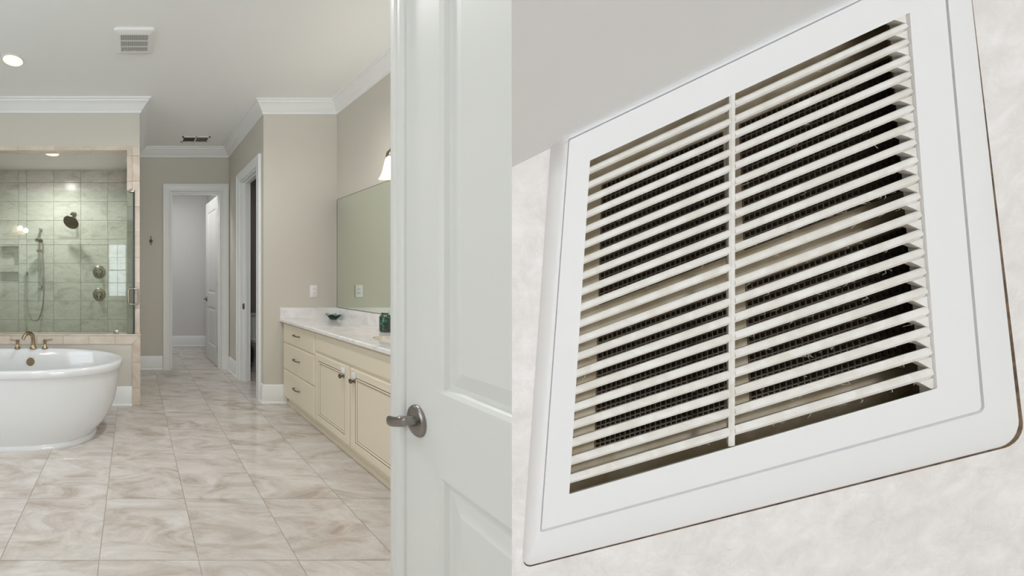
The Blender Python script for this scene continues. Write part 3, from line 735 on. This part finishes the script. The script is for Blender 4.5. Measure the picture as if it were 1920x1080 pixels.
# outlet
q = at(588, 546, YS)
ol = thing('wall_outlet', 'white power outlet on the wall beside the mirror', 'outlet', (q.x, YS, q.z))
boxo('cover_plate', (q.x-.038, q.x+.038, YS-.006, YS, q.z-.062, q.z+.062), 'plastic_white', ol, bev=.003)
for s in (-1, 1):
    e = boxo('socket', (q.x-.017, q.x+.017, YS-.0085, YS-.005, q.z+s*.020-.014, q.z+s*.020+.014), 'plastic_white', ol, bev=.003)
    boxo('slot', (q.x-.008, q.x-.005, YS-.009, YS-.008, q.z+s*.020-.002, q.z+s*.020+.008), 'dark_slot', e)
    boxo('slot', (q.x+.005, q.x+.008, YS-.009, YS-.008, q.z+s*.020-.002, q.z+s*.020+.008), 'dark_slot', e)
# teal dish with wavy rim
q = Vector((1.965, 3.535, CT1))
bm = newbm(); rr = []
for k, (r_, z_) in enumerate(((.024, .0005), (.03, .004), (.045, .022), (.060, .042), (.068, .052), (.064, .052), (.055, .042), (.040, .024), (.024, .008))):
    rr.append([(q.x+r_*(1+.10*(z_/.05)*math.cos(6*t))*math.cos(t), q.y+r_*(1+.10*(z_/.05)*math.cos(6*t))*math.sin(t), q.z+z_+(.006*math.cos(6*t+1) if z_ > .03 else 0)) for t in [2*PI*i/48 for i in range(48)]])
loft(bm, rr, True, True, True)
o = obj('glass_dish', bm, 'teal_glass', None, 60); tag(o, 'small teal glass dish with wavy rim on the countertop', 'dish')
# green bottle
q = Vector((1.94, 2.775, CT1))
bt = thing('green_bottle', 'dark green mottled glass bottle standing beside the sink', 'bottle', q)
bm = newbm(); lathe(bm, [(.030, .0005), (.036, .004), (.038, .012), (.038, .108), (.034, .122), (.024, .130), (.022, .138), (.026, .142), (.024, .146), (.018, .146)], Matrix.Translation(q), 36); obj('body', bm, 'bottle_glass', bt, 45)
bm = newbm(); lathe(bm, [(.0245, .129), (.0255, .132), (.0245, .136)], Matrix.Translation(q), 28, False, False); obj('wire_collar', bm, 'bronze', bt, 40)
# vanity light
vl = thing('vanity_light', 'wall light with glowing bell shaped glass shades above the mirror', 'light', (XR, 2.4, 2.25))
boxo('back_bar', (XR-.025, XR-.001, 1.98, 2.82, 2.24, 2.30), 'bronze', vl, bev=.008)
for y in (2.70, 2.40, 2.10):
    x = 1.935
    bm = newbm(); tube(bm, smooth_path([(XR-.02, y, 2.27), (x+.05, y, 2.285), (x+.01, y, 2.275), (x, y, 2.235)], 5), .009, 10); a_ = obj('arm', bm, 'bronze', vl, 60)
    bm = newbm(); lathe(bm, [(.012, 2.245), (.030, 2.225), (.036, 2.190), (.034, 2.186)], Matrix.Translation((x, y, 0)), 24); obj('shade_cap', bm, 'bronze', a_, 40)
    bm = newbm(); lathe(bm, [(.030, 2.190), (.038, 2.170), (.046, 2.130), (.055, 2.085), (.070, 2.045), (.080, 2.032), (.077, 2.031), (.066, 2.046), (.051, 2.087), (.042, 2.13), (.034, 2.168)], Matrix.Translation((x, y, 0)), 32, False, False); obj('shade', bm, 'lamp_glass', vl, 60)
    bm = newbm(); lathe(bm, [(.012, 2.17), (.024, 2.13), (.028, 2.10), (.02, 2.075), (.006, 2.07)], Matrix.Translation((x, y, 0)), 20); obj('light_bulb', bm, 'bulb', vl, 60)
    l = bpy.data.lights.new('shade_glow', 'POINT'); l.energy = 1.3; l.color = (1, .98, .96); l.shadow_soft_size = .05
    lo = bpy.data.objects.new('shade_glow', l); COL.objects.link(lo); lo.location = (x-.10, y, 2.12)

# wall light on the tub-side wall, seen as a glow on the shower glass
wl = thing('wall_sconce', 'two shade wall light reflected as a glow on the shower glass', 'light', (XL, -.5, 2.35))
boxo('back_bar', (XL+.001, XL+.025, -.85, -.15, 2.38, 2.44), 'bronze', wl, bev=.008)
for y in (-.70, -.30):
    x = XL+.13
    bm = newbm(); tube(bm, smooth_path([(XL+.02, y, 2.41), (x-.03, y, 2.42), (x, y, 2.38)], 5), .009, 10); a_ = obj('arm', bm, 'bronze', wl, 60)
    bm = newbm(); lathe(bm, [(.030, 2.370), (.042, 2.330), (.055, 2.27), (.085, 2.215), (.080, 2.214), (.051, 2.27), (.038, 2.328)], Matrix.Translation((x, y, 0)), 32, False, False); obj('shade', bm, 'lamp_glass', wl, 60)
    bm = newbm(); lathe(bm, [(.012, 2.35), (.030, 2.31), (.034, 2.27), (.02, 2.24), (.006, 2.235)], Matrix.Translation((x, y, 0)), 20); obj('light_bulb', bm, 'bulb', wl, 60)
    l = bpy.data.lights.new('sconce_glow', 'POINT'); l.energy = 3.5; l.color = (1, .98, .96); l.shadow_soft_size = .05
    lo = bpy.data.objects.new('sconce_glow', l); COL.objects.link(lo); lo.location = (x+.10, y, 2.30)

# ------------------------------------------------------------------ toilet
tx, ty = 1.80, 5.40
tl = thing('toilet', 'white toilet glimpsed through the narrow toilet room doorway', 'toilet', (tx, ty-.35, 0))
boxo('tank', (tx-.22, tx+.22, ty-.20, ty-.01, .36, .72), 'porcelain', tl, bev=.025)
boxo('tank_lid', (tx-.235, tx+.235, ty-.215, ty-.005, .72, .755), 'porcelain', tl, bev=.012)
bm = newbm()
def tr(z, a, b, cy): return [(tx+a*math.cos(2*PI*i/40), cy+b*math.sin(2*PI*i/40), z) for i in range(40)]
loft(bm, [tr(.001, .12, .22, ty-.36), tr(.03, .115, .21, ty-.36), tr(.16, .105, .19, ty-.37), tr(.26, .13, .22, ty-.42), tr(.35, .175, .25, ty-.44), tr(.385, .185, .26, ty-.44), tr(.39, .17, .24, ty-.44)], True, True, True); obj('bowl', bm, 'porcelain', tl, 60)
bm = newbm(); loft(bm, [tr(.391, .185, .262, ty-.44), tr(.395, .192, .268, ty-.44), tr(.408, .192, .268, ty-.44), tr(.412, .185, .262, ty-.44)], True, True, True); obj('seat', bm, 'porcelain', tl, 60)
bm = newbm(); loft(bm, [tr(.413, .185, .262, ty-.44), tr(.417, .190, .266, ty-.44), tr(.428, .190, .266, ty-.44), tr(.436, .175, .25, ty-.44)], True, True, True); obj('seat_lid', bm, 'porcelain', tl, 60)

# ------------------------------------------------------------------ plaster wall with the large grille
# plane map of the grille: (s right, t down, h off the wall) in metres; s, t run 0..1 over the frame
VA = Vector((.21288, -.05398, .11279)); VBv = Vector((-.07617, -.04512, -.31926)); VC = Vector((.36277, .30306, .11673)); G1, G2 = -.11561, -.29013
VM = Vector((0, -.98894, -.14834))
def V(s, t, h=0.0):
    p = (VC+VA*s+VBv*t)/(1+G1*s+G2*t); p.z += CAMZ
    return p+VM*h
WALLH = -.0085                                   # the wall surface lies this far behind the frame's face
def on_wall(x, z):                              # point of the wall plane at given x, z
    p0 = V(0, 0, WALLH); y = p0.y-(z-p0.z)*VM.z/VM.y
    return Vector((x, y, z))
sl = .4918
def corner_z(x, zref=1.3853, xref=.3222): return zref+(x-xref)*(1.5517-1.3853)/(.6501-.3222)
XE0, XE1 = .39, XR-.002
zb = .954
# front skin with the hole for the grille, then the slab behind it
bm = newbm()
hole = [V(s, t, WALLH) for s, t in ((.04, .04), (.97, .04), (.97, .965), (.04, .965))]
k0 = 1.0518
def left_at(z):
    """left end of the wall: its end face runs away from the room along the doorway reveal"""
    y = on_wall(0, z).y; return Vector((k0*y, y, z))
tl_ = left_at(1.3853); bl_ = left_at(zb); tr_ = on_wall(XE1, corner_z(XE1)); br_ = on_wall(XE1, zb)
outer = [tl_, tr_, br_, bl_]
ov = [bm.verts.new(p) for p in outer]; hv = [bm.verts.new(p) for p in hole]
for i in range(4):
    j = (i+1) % 4; bm.faces.new((ov[i], ov[j], hv[j], hv[i]))
bkd = Vector((.09, .05, 0))
bv = [bm.verts.new(p+(bkd if i in (0, 3) else Vector((0, .05, 0)))) for i, p in enumerate(outer)]
for i in range(4):
    j = (i+1) % 4; bm.faces.new((ov[j], ov[i], bv[i], bv[j]))
bm.faces.new(bv)
# upright foot of the wall down to the floor
f0 = [bl_, br_, br_+Vector((0, .05, 0)), bl_+bkd]
loft(bm, [f0, [Vector((p.x, p.y, 0.001)) for p in f0]], True, False, True)
wv = struct('wall_vent', bm, 'plaster', 'pale embossed plaster wall carrying the large air grille')
# sloping ceiling strip above it
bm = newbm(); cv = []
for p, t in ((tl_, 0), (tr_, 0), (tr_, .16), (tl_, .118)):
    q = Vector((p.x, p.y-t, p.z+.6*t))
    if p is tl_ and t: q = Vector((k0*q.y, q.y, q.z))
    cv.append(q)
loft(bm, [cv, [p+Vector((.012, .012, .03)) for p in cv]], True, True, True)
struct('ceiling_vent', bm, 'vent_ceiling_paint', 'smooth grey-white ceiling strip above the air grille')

gr = thing('air_vent', 'large white louvred air vent on the pale plaster wall', 'air vent', V(.5, .5, WALLH))
def rr4(l, t, r_, b, h, rad, n=6):
    """rounded loop in (s, t); rad per corner"""
    out = []
    for cx, cy, a, q in ((r_-rad[0], t+rad[0], -PI/2, rad[0]), (r_-rad[1], b-rad[1], 0, rad[1]), (l+rad[2], b-rad[2], PI/2, rad[2]), (l+rad[3], t+rad[3], PI, rad[3])):
        for i in range(n+1):
            th = a+PI/2*i/n; out.append(V(cx+q*math.cos(th), cy+q*math.sin(th), h))
    return out
RO = (.03, .034, .02, .02)
def RS(k): return tuple(v*k for v in RO)
OL, OT, OR, OB = .083, .099, .876, .885        # grille opening
bm = newbm()
loops = [rr4(-.004, -.004, 1.036, 1.030, WALLH, RO), rr4(-.003, -.003, 1.034, 1.028, -.0068, RO), rr4(-.001, -.001, 1.026, 1.020, -.0044, RO), rr4(.001, .001, 1.013, 1.008, -.0024, RO), rr4(.003, .003, .995, .992, -.0008, RO), rr4(.006, .006, .974, .970, .0003, RO), rr4(.010, .010, .9515, .9475, .0008, RS(.3)),
         rr4(.0115, .0115, .9507, .9467, -.0032, RS(.28)), rr4(.013, .013, .9482, .9440, -.0032, RS(.27)), rr4(.0145, .0145, .9472, .9430, .0006, RS(.25)), rr4(.04, .04, .92, .92, .0006, RS(.2)),
         rr4(OL, OT, OR, OB, .0002, RS(.05)), rr4(OL-.001, OT-.001, OR+.001, OB+.016, -.008, RS(.05))]
loft(bm, loops, True)
obj('frame', bm, 'vent_plastic', gr, 40)
# dirt line where the frame meets the wall
bm = newbm(); loft(bm, [rr4(-.002, -.002, 1.0458, 1.0335, WALLH+.0002, RO), rr4(-.001, -.001, 1.0448, 1.033, WALLH+.0009, RO), rr4(.002, .002, 1.033, 1.027, WALLH+.0010, RO)], True)
obj('dirt_seam', bm, 'seam_dirt', gr)
PT = .0384; SL0 = .1205; ML, MR = .468, .482
def slat(s0, s1, t0, t1):
    bm = newbm(); rr = []
    wd = t1-t0
    prof = [(t0, -.0022), (t0+.08*wd, -.0012), (t0+.55*wd, -.0006), (t0+.62*wd, -.0010), (t1-.04*wd, -.0026), (t1, -.0034), (t1+.010, -.0095), (t0+.013, -.0095)]
    for s in (s0, s1): rr.append([V(s, t, h) for t, h in prof])
    loft(bm, rr, True, True, True); return obj('slat', bm, 'slat_plastic', gr)
for i in range(20):
    t0 = SL0+PT*i-.0006; t1 = t0+.0205
    slat(OL, ML+.001, t0, t1); slat(MR-.001, OR, t0, t1)
# slanted fillets that close the right-hand slit ends to a point
bm = newbm()
for i in range(21):
    t1 = SL0+PT*i; t0 = t1-PT+.0192
    loft(bm, [[V(OR+.001, t0-.001, h), V(OR-.026, t0-.001, h), V(OR-.002, t1+.0005, h), V(OR+.001, t1+.0005, h)] for h in (-.0012, -.006)], True, True, True)
obj('slit_ends', bm, 'slat_plastic', gr)
bm = newbm(); loft(bm, [[V(ML, t, -.0016), V(ML+.003, t, -.0008), V(MR-.003, t, -.0008), V(MR, t, -.0016), V(MR+.006, t, -.006), V(ML+.012, t, -.006)] for t in (OT, OB)], True, True, True); obj('centre_bar', bm, 'slat_plastic', gr)
# housing behind the slats: pale back plate with four meshed openings
D = -.024
bm = newbm()
HL, HT, HR, HB = .075, .075, .955, .945
loft(bm, [[V(s, t, h) for s, t in ((HL, HT), (HR, HT), (HR, HB), (HL, HB))] for h in (-.0085, D-.002)], True)
obj('housing', bm, 'vent_backing', gr)
sx0 = [.225, .60]; sx1 = [.555, .95]; ty0 = [.215, .605]; ty1 = [.525, .86]
cutS = [HL, sx0[0], sx1[0], sx0[1], sx1[1], HR]; cutT = [HT, ty0[0], ty1[0], ty0[1], ty1[1], HB]
bm = newbm()
for i in range(5):
    for j in range(5):
        if i in (1, 3) and j in (1, 3): continue
        a, b, c, d = cutS[i], cutS[i+1], cutT[j], cutT[j+1]
        bm.faces.new([bm.verts.new(V(s, t, D)) for s, t in ((a, c), (b, c), (b, d), (a, d))])
bmesh.ops.remove_doubles(bm, verts=bm.verts, dist=1e-5)
obj('back_plate', bm, 'vent_backing', gr)
for i in range(2):
    for j in range(2):
        a, b, c, d = sx0[i], sx1[i], ty0[j], ty1[j]
        bm = newbm(); loft(bm, [[V(s, t, h) for s, t in ((a, c), (b, c), (b, d), (a, d))] for h in (D, D-.018)], True, False, True); obj('duct_opening', bm, 'vent_void', gr)
        bm = newbm(); ns = int((b-a)/.0125); ntt = int((d-c)/.0125)
        for k in range(ns+1):
            s = a+(b-a)*k/ns; loft(bm, [[V(s-.0014, t, D+.0005), V(s+.0014, t, D+.0005), V(s, t, D-.002)] for t in (c, d)], True, True, True)
        for k in range(ntt+1):
            t = c+(d-c)*k/ntt; loft(bm, [[V(s, t-.0014, D+.0005), V(s, t+.0014, D+.0005), V(s, t, D-.002)] for s in (a, b)], True, True, True)
        o = obj('wire_mesh', bm, 'vent_mesh', gr); o['kind'] = 'stuff'
# dust fibres caught on the slats
bm = newbm(); rd = random.Random(3)
for k in range(170):
    i = rd.randrange(20); s = rd.uniform(.40, .86) if rd.random() < .75 else rd.uniform(OL, .86)
    if ML-.01 < s < MR+.01: continue
    if rd.random() < .5: i = min(19, 9+abs(int(rd.gauss(0, 6))))
    t = SL0+PT*i+.0192; p0 = V(s, t, -.003)
    ds = rd.uniform(-.009, .009); dt = rd.uniform(.002, .009)
    pts = [p0, V(s+ds*.5+rd.uniform(-.004, .004), t+dt*.5, -.003+rd.uniform(-.001, .002)), V(s+ds, t+dt, -.004+rd.uniform(-.002, .002))]
    tube(bm, pts, rd.uniform(.00008, .00018), 4, False)
o = obj('dust', bm, 'dust', gr); o['kind'] = 'stuff'
